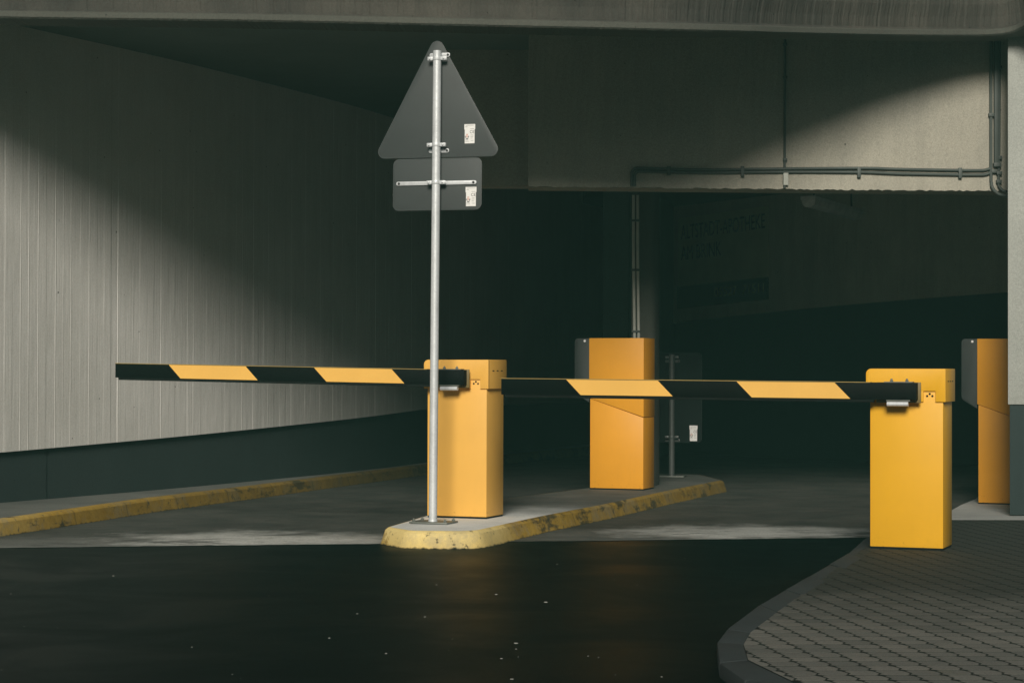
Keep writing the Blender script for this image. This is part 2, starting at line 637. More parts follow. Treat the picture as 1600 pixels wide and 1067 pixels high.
def resample(pts, step, closed=True, jit=0.0):
    out = []
    n = len(pts)
    for i in range(n if closed else n - 1):
        a, b_ = Vector(pts[i]), Vector(pts[(i + 1) % n])
        k = max(1, int((b_ - a).length / step))
        for j in range(k):
            p = a.lerp(b_, j / k)
            out.append((p.x + random.uniform(-jit, jit), p.y + random.uniform(-jit, jit)))
    if not closed:
        out.append(tuple(pts[-1]))
    return out


ISZ = 0.12
def g2(x, y, z):
    p = pz(x, y, z)
    return (p.x, p.y)


nose = [g2(604, 823, ISZ), g2(640, 829, ISZ), g2(742, 829.5, ISZ), g2(790, 819, ISZ)]
isl = nose + [g2(850, 806, ISZ), g2(950, 787, ISZ), g2(1050, 765.5, ISZ), g2(1129, 750, ISZ), (2.0, 22.6), (1.2, 22.9), g2(919, 762, ISZ), g2(787, 779, ISZ), g2(665, 805, ISZ)]
isl = round_poly(isl, [0.10, 0.14, 0.18, 0, 0, 0, 0, 0.08, 0.2, 0.2, 0, 0, 0], 6)
isl_top = resample(isl, 0.12, True, 0.0)
isl_out = offset_poly(isl_top, -0.055)
isl_in = offset_poly(isl_top, 0.02)
island = empty('traffic_island', (0, 0, 0), 0, 'raised concrete traffic island with a rounded yellow painted nose carrying the road sign pole', 'traffic island')
kerb_ring(isl_out, isl_in, 0.0, ISZ, 0.05, 'kerb', M['kerb'], island)
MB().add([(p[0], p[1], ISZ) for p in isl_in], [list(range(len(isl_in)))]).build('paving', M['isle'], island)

# ------------------------------------------------------------------ left kerb and footpath
lk = [(-5.4, 11.0), (-4.55, 13.2), g2(0, 812.5, ISZ), g2(249, 777, ISZ), g2(392, 760, ISZ), g2(560, 739, ISZ), g2(665, 726, ISZ), (-0.1, 27.5), (1.3, 31), (3.0, 35)]
lkr = resample(lk, 0.25, False, 0.004)
def off_line(pts, d):
    out = []
    for i, p in enumerate(pts):
        a = Vector(pts[max(0, i - 1)])
        b_ = Vector(pts[min(len(pts) - 1, i + 1)])
        t = (b_ - a).normalized()
        out.append((p[0] - t.y * d, p[1] + t.x * d))
    return out
walk = empty('footpath', (0, 0, 0))
tag(walk, kind='structure', label='narrow raised footpath along the left side wall with a yellow kerb')
kerb_ring(off_line(lkr, -0.03), off_line(lkr, 0.10), 0, ISZ, 0.03, 'kerb', M['kerb'], walk, closed=False)
a, b_ = off_line(lkr, 0.10), off_line(lkr, 1.9)
mb = MB()
n = len(a)
mb.add([(p[0], p[1], ISZ) for p in a] + [(p[0], p[1], ISZ) for p in b_], [(i, i + 1, n + i + 1, n + i) for i in range(n - 1)])
mb.build('paving', M['walk'], walk)

# ------------------------------------------------------------------ parking garage building
garage = empty('parking_garage', (0, 0, 0), 0, 'dark concrete parking garage entrance with board marked side wall and low lintel', 'building')
ZC = 4.06


def smooth_line(pts, step):
    """Catmull-Rom through the points"""
    P = [Vector(p) for p in pts]
    out = []
    for i in range(len(P) - 1):
        p0, p1, p2, p3 = P[max(0, i - 1)], P[i], P[i + 1], P[min(len(P) - 1, i + 2)]
        k = max(2, int((p2 - p1).length / step))
        for j in range(k):
            t = j / k
            out.append(0.5 * ((2 * p1) + (-p0 + p2) * t + (2 * p0 - 5 * p1 + 4 * p2 - p3) * t * t + (-p0 + 3 * p1 - 3 * p2 + p3) * t ** 3))
    out.append(P[-1])
    return out


wl = [(-6.1, 13.7), (-5.2, 15.5), (-4.2, 17.5), (-3.2, 19.5), (-2.42, 21.3), (-1.67, 23.2), (-1.05, 25.2), (-0.3, 28), (1.0, 31.5), (3.2, 36), (7, 41)]
wline = smooth_line(wl, 0.02)
# boards of ragged width; each stands a little proud or back, with a fin of laitance on some joints
def board_wall(line, z0f, z1, out_d, name, mat, parent, wmin=0.088, wmax=0.108, amp=0.0012, fin=0.6, side=1):
    mb = MB()
    acc, i0 = 0, 0
    cuts = [0]
    want = random.uniform(wmin, wmax)
    for i in range(1, len(line)):
        acc += (line[i] - line[i - 1]).length
        if acc >= want:
            cuts.append(i)
            acc = 0
            want = random.uniform(wmin, wmax)
    cols = []
    def nrm(i):
        t = (line[min(i + 1, len(line) - 1)] - line[max(i - 1, 0)]).normalized()
        return Vector((t.y, -t.x)) * side
    for a_, b2 in zip(cuts, cuts[1:]):
        d = out_d + random.uniform(-amp, amp)
        na, nb = nrm(a_), nrm(b2)
        t = (line[b2] - line[a_]).normalized()
        if random.random() < fin:
            h = random.uniform(0.0002, 0.0016)
            cols.append((line[a_] + na * (d + h) + t * 0.002, d))
            cols.append((line[a_] + na * (d + h * .8) + t * 0.008, d))
        cols.append((line[a_] + na * d + t * 0.012, d))
        cols.append((line[b2] + nb * d - t * 0.004, d))
    zs = 14
    vs, fs = [], []
    for c, _ in cols:
        zb = z0f(c)
        for k in range(zs + 1):
            j = random.uniform(-0.0012, 0.0012)
            vs.append((c.x + j, c.y + j, zb + (z1 - zb) * k / zs))
    for i in range(len(cols) - 1):
        for k in range(zs):
            a_ = i * (zs + 1) + k
            fs.append((a_, a_ + zs + 1, a_ + zs + 2, a_ + 1))
    mb.add(vs, fs)
    return mb.build(name, mat, parent)


def dado_z(p):
    t = max(0, min(1, (p[1] - 17.5) / 7.5))
    return 0.535 + 0.215 * t


sw = board_wall(wline, dado_z, ZC, 0.035, 'side_wall', M['wall'], garage)
# dado: recessed dark plinth under it
mb = MB()
cl = wline[::8]
def wn(line, i):
    t = (line[min(i + 1, len(line) - 1)] - line[max(i - 1, 0)]).normalized()
    return Vector((t.y, -t.x))
vs = []
for i, c in enumerate(cl):
    nn = wn(cl, i)
    zt = dado_z(c)
    for (d, z) in ((0.0, ISZ - 0.05), (0.0, zt), (0.04, zt)):
        q = c + nn * d
        vs.append((q.x, q.y, z))
mb.add(vs, [(i * 3 + a, (i + 1) * 3 + a, (i + 1) * 3 + a + 1, i * 3 + a + 1) for i in range(len(cl) - 1) for a in range(2)])
mb.build('skirting', M['dado'], garage)
# solid mass of the side wall behind its face
mb = MB()
pts = [(c.x, c.y) for c in wline[::20]]
back = [(p[0] - 1.4, p[1] + 0.3) for p in pts]
mb.prism((pts + back[::-1]), -0.05, 6.0)
mb.build('wall_core', M['dado'], garage)

# lintel wall above the lanes
LZ = 2.765
l0, l1 = py(826, 290, 17.97), py(1700, 300, 18.35)
x0, y0, x1, y1 = l0.x, 17.97, l1.x, 18.35
lt = Vector((x1 - x0, y1 - y0)).normalized()
mb = MB()
vs, fs = [], []
nx, nz = 150, 10
for i in range(nx + 1):
    t = i / nx
    for k in range(nz + 1):
        z = LZ + (4.4 - LZ) * k / nz
        if k == 0:
            z += random.uniform(-0.006, 0.006)
        vs.append((x0 + (x1 - x0) * t, y0 + (y1 - y0) * t + random.uniform(-0.002, 0.002), z))
for i in range(nx):
    for k in range(nz):
        a_ = i * (nz + 1) + k
        fs.append((a_, a_ + nz + 1, a_ + nz + 2, a_ + 1))
mb.add(vs, fs)
mb.add([(x0, y0 + .005, LZ), (x1, y1 + .005, LZ), (x1, y1 + 0.4, LZ), (x0, y0 + 0.4, LZ), (x0, y0 + .005, 4.4), (x1, y1 + .005, 4.4), (x1, y1 + 0.4, 4.4), (x0, y0 + 0.4, 4.4)],
       [(0, 1, 2, 3), (3, 2, 6, 7), (0, 3, 7, 4), (1, 5, 6, 2)])
mb.build('lintel_wall', M['fascia'], garage)


def lint(x, y, out=0.0):
    """photo point on the lintel's face, standing `out` in front of it"""
    d = ray(x, y)
    # plane through (x0,y0) along lt
    nrm = Vector((lt.y, -lt.x, 0))
    p0 = Vector((x0, y0, 0)) + nrm * out
    c = Vector((0, 0, ZE))
    t = (p0 - c).dot(nrm) / d.dot(nrm)
    return c + d * t


# recessed lintel over the left-hand lane
ra, rb = py(690, 290.5, 18.9), py(835, 290.5, 18.9)
mb = MB().box((ra.x, 18.9, ra.z), (rb.x + 0.3, 19.2, ZC))
mb.build('recessed_lintel', M['fascia'], garage)

# ceilings
mb = MB()
mb.box((-9, 18.0, ZC), (x0 + 0.9, 45, ZC + 0.3))
mb.box((x0 + 0.9, 18.4, 3.68), (12, 45, ZC + 0.32))
mb.build('ceiling', M['ceil'], garage)
# closing walls deep inside
mb = MB()
mb.box((-9, 44, -0.05), (14, 44.4, 5))
mb.box((11.6, 17.2, -0.05), (12, 44, 5))
mb.build('rear_wall', M['deep'], garage)
# dividing wall between the lanes, deep inside
mb = MB()
mb.prism([(1.15, 27), (1.45, 26.6), (2.6, 33), (6.2, 39.5), (5.8, 39.8), (2.3, 33.2)], -0.05, 4.2)
mb.build('dividing_wall', M['deep'], garage)

# curved inner wall with a dark dado, beside the right-hand lane
il = [(1.9, 34.6), (2.3, 32.9), (2.62, 32.2), (3.6, 30.1), (4.5, 28.6), (5.8, 27.2), (7.2, 26.3), (9.0, 25.6), (11.7, 25.2)]
il = [(1.6, 33.6), (2.24, 32.5), (2.5, 32.0), (3.61, 30.0), (4.47, 28.8), (5.4, 28.0), (6.4, 27.4), (9.0, 26.2), (11.7, 25.6)]
iline = smooth_line(il, 0.05)
def inner_z(p):
    t = (p[0] - 2.24) / (6.3 - 2.24)
    return 1.90 + 0.33 * max(-0.2, min(1.3, t ** 0.8 if t > 0 else t))
board_wall(iline, inner_z, 3.70, 0.03, 'inner_wall', M['inner'], garage, 0.09, 0.14, 0.003, 0.3)
mb = MB()
cl = iline[::6]
vs = []
for i, c in enumerate(cl):
    nn = wn(cl, i)
    for (d, z) in ((0.0, -0.02), (0.0, inner_z(c)), (0.03, inner_z(c))):
        q = c + nn * d
        vs.append((q.x, q.y, z))
mb.add(vs, [(i * 3 + a, (i + 1) * 3 + a, (i + 1) * 3 + a + 1, i * 3 + a + 1) for i in range(len(cl) - 1) for a in range(2)])
mb.build('inner_skirting', M['dado'], garage)

# column on the island under the lintel
CYY = 20.35
ca, cb = py(986, 400, CYY), py(1023, 400, CYY)
mb = MB()
mb.prism(round_poly([(ca.x, CYY), (cb.x, CYY), (cb.x + .08, CYY + 0.3), (ca.x + .08, CYY + 0.3)], [0.015, 0.08, 0.05, 0.015], 4), ISZ - 0.01, 3.69)
mb.build('column', M['column'], garage, smooth=True)

# pillar right of the entrance
PY = 17.8
pa = py(1574.5, 400, PY)
PX = pa.x
mb = MB()
mb.prism([(PX, PY), (9.0, PY + 0.25), (9.0, PY + 1.2), (PX + 0.9, PY + 0.95)], py(1578, 632, PY).z, 5.0)
pil = mb.build('pillar', M['pillar'], garage, bevel=0.006)
mb = MB()
q = 0.02
mb.prism([(PX + q, PY + q), (9.0, PY + 0.25 + q), (9.0, PY + 1.2 - q), (PX + 0.95, PY + 0.95 - q)], 0.02, py(1578, 632, PY).z - 0.001)
mb.build('pillar_skirting', M['dado'], garage, bevel=0.004)

# edge beam over the whole entrance, curving towards the street at its right end
BCTRL = [(-700, 17, 15.8), (0, 30, 15.5), (400, 35.5, 15.35), (800, 44, 15.25), (1000, 48.5, 15.3), (1150, 52, 15.7), (1226, 54, 16.15), (1290, 55.5, 16.5), (1400, 57.5, 17.1), (1500, 58, 17.5),
         (1550, 57, 17.62), (1580, 53.5, 17.6), (1603, 45, 17.5), (1625, 32, 17.3), (1640, 15, 17.1)]  # depths chosen so the beam's shadow slants across the lintel wall
b3 = [py(x_, y_, Y_) for x_, y_, Y_ in BCTRL]
bline3 = smooth_line([tuple(p) for p in b3], 0.012)
bline = [Vector((p.x, p.y)) for p in bline3]
bzs = [p.z for p in bline3]
cols = []
want = 0
off = 0
accw = 0
cs = []
for i in range(len(bline)):
    if i:
        accw += (bline[i] - bline[i - 1]).length
    if accw > want:
        accw = 0
        want = random.uniform(0.012, 0.040)
        off = random.uniform(-0.004, 0.004)
    cs.append(off)
mb = MB()
vs, fs = [], []
K = None
for i, c in enumerate(bline):
    nn = wn(bline, i)
    BZ = bzs[i]
    prof = [(-0.3, BZ), (0.03, BZ), (0.045, BZ + 0.012), (0.045, BZ + 0.048), (0.028, BZ + 0.058), (0.0 + cs[i], BZ + 0.075), (0.008 + cs[i], BZ + 0.16), (0.03 + cs[i], BZ + 0.26), (0.06, 9.0), (-0.3, 9.0)]
    K = len(prof)
    for d, z in prof:
        q_ = c + nn * d
        vs.append((q_.x, q_.y, z + random.uniform(-0.0015, 0.0015) * (1 if d > -0.5 else 0)))
mi = []
for i in range(len(bline) - 1):
    for a_ in range(K - 1):
        fs.append((i * K + a_, (i + 1) * K + a_, (i + 1) * K + a_ + 1, i * K + a_ + 1))
        mi.append(1 if a_ < 4 else 0)
mb.v = [Vector(v) for v in vs]
mb.f = fs
mb.m = mi
beam = mb.build('edge_beam', [M['beam'], M['lip']], garage)

mb = MB()
mb.box((-14, 18.75, 4.6), (12, 46, 4.9))
mb.build('roof_slab', M['ceil'], garage)

# unseen block added behind the camera to cut off the low sky
opp = empty('sky_blocker', (0, -24, 0), 0, 'plain grey block added behind the camera against low sky light', 'building')
mb = MB().box((-40, -10, -0.05), (40, 0, 9.5))
mb.build('blocker_box', M['beam'], opp)

bk = [bline[i] - wn(bline, i) * 0.2 for i in range(0, len(bline), 12)]
bl_l = [(p.x, p.y) for p in bk if p.x < 1.2]
bl_r = [(p.x, p.y) for p in bk if p.x >= 1.2 and p.x < 4.2]
mb = MB()
mb.prism([(bl_l[0][0], 17.999)] + bl_l + [(bl_l[-1][0], 17.999)], ZC, ZC + 0.3)
mb.prism([(bl_l[-1][0] + 0.001, 18.6)] + [(bl_l[-1][0] + 0.001, bl_l[-1][1])] + bl_r + [(bl_r[-1][0], 18.6)], ZC + 0.12, ZC + 0.3)
mb.build('soffit', M['ceil'], garage)

# ------------------------------------------------------------------ right footway with pavers
PZ = 0.06
ko = [g2(1325, 864, PZ), g2(1263, 900, PZ), g2(1187, 944, PZ), g2(1136, 982, PZ), g2(1120, 1003, PZ), g2(1124, 1034, PZ), g2(1163, 1061, PZ), (1.25, 7.45), (2.0, 7.0), (3.4, 6.7), (6, 6.5)]
ki = [g2(1347, 871, PZ), g2(1291, 907, PZ), g2(1215, 955, PZ), g2(1173, 987, PZ), g2(1162, 1006, PZ), g2(1169, 1030, PZ), g2(1242, 1065, PZ), (1.5, 7.62), (2.15, 7.2), (3.45, 6.88), (6, 6.68)]
ko = [(2.75, 15.75), (2.45, 14.8)] + ko
ki = [(2.87, 15.75), (2.58, 14.8)] + ki
pave = empty('pavement', (0, 0, 0))
tag(pave, kind='structure', label='grey interlocking block pavement with a dark curved kerb at lower right')
ring = []
def poly_len_resample(pts, n):
    P = [Vector(p) for p in pts]
    L = [0]
    for a_, b2 in zip(P, P[1:]):
        L.append(L[-1] + (b2 - a_).length)
    out = []
    for k in range(n + 1):
        s_ = L[-1] * k / n
        for i in range(len(P) - 1):
            if L[i + 1] >= s_ - 1e-9:
                t = (s_ - L[i]) / max(1e-9, L[i + 1] - L[i])
                out.append(P[i].lerp(P[i + 1], t))
                break
    return out
mb = MB()
for k in range(len(ko) - 1):
    nseg = max(1, round((Vector(ko[k + 1]) - Vector(ko[k])).length / 0.85))
    for j in range(nseg):
        t0, t1 = j / nseg, (j + 1) / nseg
        A0, A1 = Vector(ko[k]).lerp(Vector(ko[k + 1]), t0), Vector(ko[k]).lerp(Vector(ko[k + 1]), t1)
        B0, B1 = Vector(ki[k]).lerp(Vector(ki[k + 1]), t0), Vector(ki[k]).lerp(Vector(ki[k + 1]), t1)
        e = (A1 - A0).normalized() * 0.003
        zt = PZ + random.uniform(-0.002, 0.002)
        mb.prism([A0 + e, A1 - e, B1 - e, B0 + e], -0.05, zt)
mb.build('kerb', M['kerbstone'], pave, bevel=0.008)
region = [tuple(p) for p in ki] + [(9, 6.6), (9, 16.66), (3.05, 16.66)]
# ccw check
def area(ps):
    return 0.5 * sum(ps[i - 1][0] * ps[i][1] - ps[i][0] * ps[i - 1][1] for i in range(len(ps)))
flatreg = region if area(region) > 0 else region[::-1]
MB().add([(p[0], p[1], PZ - 0.0009) for p in flatreg], [list(range(len(flatreg)))]).build('joint_bed', M['joint'], pave)

def clip(poly, a_, b2):
    """keeps the part left of the line a->b"""
    out = []
    d = Vector(b2) - Vector(a_)
    def sd_(p):
        return d.x * (p[1] - a_[1]) - d.y * (p[0] - a_[0])
    for i in range(len(poly)):
        p, q_ = poly[i - 1], poly[i]
        sp, sq = sd_(p), sd_(q_)
        if (sp >= 0) != (sq >= 0):
            t = sp / (sp - sq)
            out.append((p[0] + (q_[0] - p[0]) * t, p[1] + (q_[1] - p[1]) * t))
        if sq >= 0:
            out.append(q_)
    return out
def hull(ps):
    ps = sorted(set((round(p[0], 5), round(p[1], 5)) for p in ps))
    def half(q_):
        h = []
        for p in q_:
            while len(h) > 1 and (h[-1][0] - h[-2][0]) * (p[1] - h[-2][1]) - (h[-1][1] - h[-2][1]) * (p[0] - h[-2][0]) <= 0:
                h.pop()
            h.append(p)
        return h
    return half(ps)[:-1] + half(ps[::-1])[:-1]
HL = hull(flatreg)
hull_edges = [(HL[i], HL[(i + 1) % len(HL)]) for i in range(len(HL))]
VA, VB = Vector((0.016, -0.131)), Vector((0.120, 0.006))
eA, eX = VA.normalized(), Vector((1, 0))
GB, GT = 0.0062, 0.0062
mb = MB()
tones = []
org = Vector((3, 11))
for i in range(-60, 60):
    for j in range(-60, 60):
        c = org + VA * i + VB * j
        if c.x < 0.6 or c.x > 8.2 or c.y < 6.3 or c.y > 16.9 :
            continue
        side = [(0.0, 0.014, GT), (0.0, 0.0, GT + 0.016), (0.58, 0.011, 0), (0.80, -0.007, 0), (1.0, 0.0, -GT - 0.016), (1.0, 0.014, -GT)]
        lo = [c + VA * t + eX * (o_ + GB) + eA * h_ for t, o_, h_ in side]
        hi = [c + VB + VA * t + eX * ((-o_ if h_ in (GT, -GT) else (0 if t in (0.0, 1.0) else o_)) - GB) + eA * h_ for t, o_, h_ in side][::-1]
        poly = [tuple(p) for p in lo + hi]
        poly0 = poly
        for (ea, eb) in hull_edges:
            poly = clip(poly, ea, eb)
            if len(poly) < 3:
                break
        if len(poly) < 3 or abs(area(poly)) < 0.0008:
            continue
        cen = Vector((sum(p[0] for p in poly) / len(poly), sum(p[1] for p in poly) / len(poly)))
        tilt = (random.uniform(-.003, .003), random.uniform(-.003, .003))
        dz = random.uniform(-0.0001, 0.0003)
        n = len(poly)
        inner = [tuple(cen + (Vector(p) - cen) * 0.955) for p in poly]
        zf = lambda p, base: base + dz + tilt[0] * (p[0] - cen.x) + tilt[1] * (p[1] - cen.y)
        vs = [(p[0], p[1], PZ - 0.0012) for p in poly] + [(p[0], p[1], zf(p, PZ - 0.0003)) for p in poly] + [(p[0], p[1], zf(p, PZ)) for p in inner]
        fs = [(a_, (a_ + 1) % n, n + (a_ + 1) % n, n + a_) for a_ in range(n)] + [(n + a_, n + (a_ + 1) % n, 2 * n + (a_ + 1) % n, 2 * n + a_) for a_ in range(n)] + [list(range(2 * n, 3 * n))]
        mb.add(vs, fs)
        tones += [random.random()] * len(vs)
pv = mb.build('paving_blocks', M['paver'], pave)
at = pv.data.attributes.new("tone", 'FLOAT', 'POINT')
at.data.foreach_set('value', tones)

# pale concrete slab the right-hand reader and the pillar stand on
slab = [(3.05, 16.66), (12, 16.66), (12, 27), (6.0, 27), (5.2, 23), g2(1524, 779, 0.01), g2(1500, 789, 0.01), (3.45, 17.4)]
s_ob = MB().prism(slab, -0.02, 0.012).build('slab', M['isletop'], None, bevel=0.01)
tag(s_ob, 'pale concrete slab at the foot of the right pillar', kind='structure')
s_ob.name = 'sidewalk'

# ------------------------------------------------------------------ barriers
TH = -R(21)          # turned so that the right front corner is the nearer one
def make_barrier(name, loc, H, mat, label):
    """body and hood; local x to the right along the front, y into the depth, origin at the foot of the front left corner"""
    root = empty(name, loc, TH, label, 'barrier', 'yellow boom barriers at the garage entrance')
    W, D = 0.475, 0.345
    hb = H - 0.215
    mb = MB().box((0.004, 0.004, 0.0), (W - 0.004, D - 0.004, 0.014))
    mb.build('base_frame', M['rubber'], root)
    mb = MB().box((0, 0, 0.014), (W, D, H - 0.03))
    mb.build('body', mat, root, bevel=0.004)
    # hood: front plate with rounded upper left corner and a notch in its lower edge
    x_a, x_b = -0.025, W + 0.018
    nx0, nx1, nh = 0.350, 0.428, 0.070
    pr = [(x_a, hb), (nx0, hb), (nx0, hb + nh), (nx1, hb + nh), (nx1, hb), (x_b, hb), (x_b, H), (x_a, H)]
    rr = [0.004, 0.003, 0.003, 0.003, 0.003, 0.002, 0.004, 0.035]
    mb = MB().prism(round_poly(pr, rr, 6), -0.014, 0.010, axis='y')
    pr2 = [(x_a, hb), (x_b, hb), (x_b, H), (x_a, H)]
    mb.prism(round_poly(pr2, [0.004, 0.002, 0.004, 0.035], 6), 0.0101, D + 0.016, axis='y')
    hood = mb.build('hood', mat, root, bevel=0.0025)
    for k in range(3):
        sl = MB()
        sl.box((x_b - 0.002, 0.07 + k * 0.085, H - 0.085), (x_b + 0.0012, 0.105 + k * 0.085, H - 0.078))
        sl.build('vent_slot', M['rubber'], hood)
    for k, (dx, dz) in enumerate(((0.022, 0.038), (0.039, 0.052), (0.056, 0.038))):
        ho = MB()
        ho.tube([(nx0 + dx, -0.0015, hb + dz), (nx0 + dx, 0.004, hb + dz)], 0.0072, 12)
        ho.build('bolt_hole', M['rubber'], root)
    return root, W, D, hb


def arm_coord(px_x, root_loc, yoff, px_y=590):
    """local x along the barrier front where the photo column px_x meets the plane y=yoff"""
    d = ray(px_x, px_y)
    ex = Vector((math.cos(TH), math.sin(TH), 0))
    ey = Vector((-math.sin(TH), math.cos(TH), 0))
    p0 = Vector(root_loc) + ey * yoff
    c = Vector((0, 0, ZE))
    t = ((p0 - c).x * ey.x + (p0 - c).y * ey.y) / (d.x * ey.x + d.y * ey.y)
    q_ = c + d * t - p0
    return q_.x * ex.x + q_.y * ex.y, q_.z


def make_arm(root, loc, xs, yl, yr, hgt):
    """xs: photo columns (left end, stripe edges at the top ..., right end)"""
    Y0 = -0.125
    X = [arm_coord(v, loc, Y0)[0] for v in xs]
    ztop_l, ztop_r = arm_coord(xs[0], loc, Y0, yl)[1], arm_coord(xs[-1], loc, Y0, yr)[1]
    xl, xr = X[0], X[-1]
    th = 0.055
    L = xr - xl
    slope = (ztop_r - ztop_l) / L
    arm = empty('arm', (0, 0, 0))
    arm.parent = root
    def P(x, y, z):
        return (x, y, ztop_r - slope * (xr - x) + z)
    mb = MB()
    vs = [P(xl, Y0, -hgt), P(xr, Y0, -hgt), P(xr, Y0 + th, -hgt), P(xl, Y0 + th, -hgt), P(xl, Y0, 0), P(xr, Y0, 0), P(xr, Y0 + th, 0), P(xl, Y0 + th, 0)]
    mb.add(vs, [(0, 3, 2, 1), (4, 5, 6, 7), (0, 1, 5, 4), (1, 2, 6, 5), (2, 3, 7, 6), (3, 0, 4, 7)])
    beam_ = mb.build('boom', M['black'], arm, bevel=0.003)
    # reflective stripes, front and back
    for k in range(1, len(X) - 1, 2):
        a_, b2 = X[k], X[k + 1]
        mb = MB()
        e = 0.004
        sh = hgt - 2 * e
        for (ya, yb) in ((Y0 - 0.0012, Y0 + 0.001), (Y0 + th - 0.001, Y0 + th + 0.0012)):
            q4 = [(a_ + e, -e), (b2 + e, -e), (b2 + sh + e, -hgt + e), (a_ + sh + e, -hgt + e)]
            vs = [P(u_, ya, w_) for u_, w_ in q4] + [P(u_, yb, w_) for u_, w_ in q4]
            mb.add(vs, [(0, 1, 2, 3), (7, 6, 5, 4), (0, 4, 5, 1), (1, 5, 6, 2), (2, 6, 7, 3), (3, 7, 4, 0)])
        mb.build('stripe', M['stripe'], arm)
    # pale metal edge on the top, rubber strip underneath with its end cap
    mb = MB()
    vs = [P(xl, Y0 - 0.001, -0.003), P(X[-2], Y0 - 0.001, -0.003), P(X[-2], Y0 + th, 0.0012), P(xl, Y0 + th, 0.0012), P(xl, Y0 - 0.001, 0.0015), P(X[-2], Y0 - 0.001, 0.0015)]
    mb.add([P(xl, Y0 - .0015, -.002), P(xr - .30, Y0 - .0015, -.002), P(xr - .30, Y0 + th + .001, -.002), P(xl, Y0 + th + .001, -.002),
            P(xl, Y0 - .0015, .002), P(xr - .30, Y0 - .0015, .002), P(xr - .30, Y0 + th + .001, .002), P(xl, Y0 + th + .001, .002)],
           [(4, 5, 6, 7), (0, 1, 5, 4), (1, 2, 6, 5), (2, 3, 7, 6), (3, 0, 4, 7), (0, 3, 2, 1)])
    mb.build('edge_trim', M['trim'], arm)
    mb = MB()
    a_, b2 = xl + 0.025, xr - 0.28
    mb.add([P(a_, Y0 + .008, -hgt - .018), P(b2, Y0 + .008, -hgt - .018), P(b2, Y0 + th - .008, -hgt - .018), P(a_, Y0 + th - .008, -hgt - .018),
            P(a_, Y0 + .004, -hgt + .001), P(b2, Y0 + .004, -hgt + .001), P(b2, Y0 + th - .004, -hgt + .001), P(a_, Y0 + th - .004, -hgt + .001)],
           [(0, 3, 2, 1), (4, 5, 6, 7), (0, 1, 5, 4), (1, 2, 6, 5), (2, 3, 7, 6), (3, 0, 4, 7)])
    mb.build('rubber_strip', M['rubber'], arm, bevel=0.003)
    # clamp: plate above with two nuts, silver sleeve below, flange behind
    cxm = xr - 0.11
    zt, zb = ztop_r - slope * 0.11, ztop_r - slope * 0.11 - hgt
    mb = MB().box((cxm - 0.10, Y0 - 0.004, zt), (cxm + 0.085, Y0 + th + 0.01, zt + 0.006))
    for dx in (-0.055, 0.045):
        mb.tube([(cxm + dx, Y0 + 0.02, zt + 0.006), (cxm + dx, Y0 + 0.02, zt + 0.026)], [0.008, 0.006], 8)
        mb.tube([(cxm + dx, Y0 + 0.02, zt + 0.006), (cxm + dx, Y0 + 0.02, zt + 0.016)], 0.012, 6)
    mb.box((cxm - 0.085, Y0 - 0.002, zb - 0.008), (cxm + 0.068, Y0 + th + 0.01, zb - 0.0005))
    mb.build('clamp', M['clampdark'], arm)
    mb = MB().tube([(cxm - 0.082, Y0 + 0.014, zb - 0.026), (cxm + 0.055, Y0 + 0.014, zb - 0.026)], 0.0165, 16)
    mb.build('sleeve', M['galv'], arm, smooth=True)
    # flange and shaft to the housing
    mb = MB().box((cxm - 0.16, Y0 + th, zb - 0.02), (xr + 0.018, Y0 + th + 0.012, zt + 0.002))
    mb.box((cxm - 0.06, Y0 + th + 0.012, zb + 0.02), (cxm + 0.06, 0.002, zt - 0.02))
    mb.build('flange', M['flange'], arm, bevel=0.003)
    return arm


M['grit'] = plain('pale_grit', (0.5, 0.5, 0.46), 0.8, var=0.4, scale=3)
M['trim'] = plain('pale_arm_edge', (0.34, 0.24, 0.07), 0.6)
M['clampdark'] = plain('weathered_clamp_steel', (0.16, 0.17, 0.15), 0.5, metal=0.3)
M['flange'] = plain('grimy_flange_paint', (0.17, 0.12, 0.035), 0.6, var=0.3)

B1 = pz(667.5, 808, ISZ)
B1.z = ISZ
bar1, W_, D_, hb_ = make_barrier('boom_barrier', B1, 1.175, M['yellowlit'], 'yellow boom barrier on the traffic island behind the road sign pole')
make_arm(bar1, B1, [180, 263, 383, 490, 611, 725], 567.5, 578, 0.112)
B2 = pz(1359.5, 856.5, PZ)
B2.z = PZ
bar2, W_, D_, hb_ = make_barrier('boom_barrier', B2, 1.175, M['yellow'], 'deep yellow boom barrier standing on the block pavement at right')
make_arm(bar2, B2, [783, 884, 1027, 1150, 1303, 1432], 591, 598, 0.112)

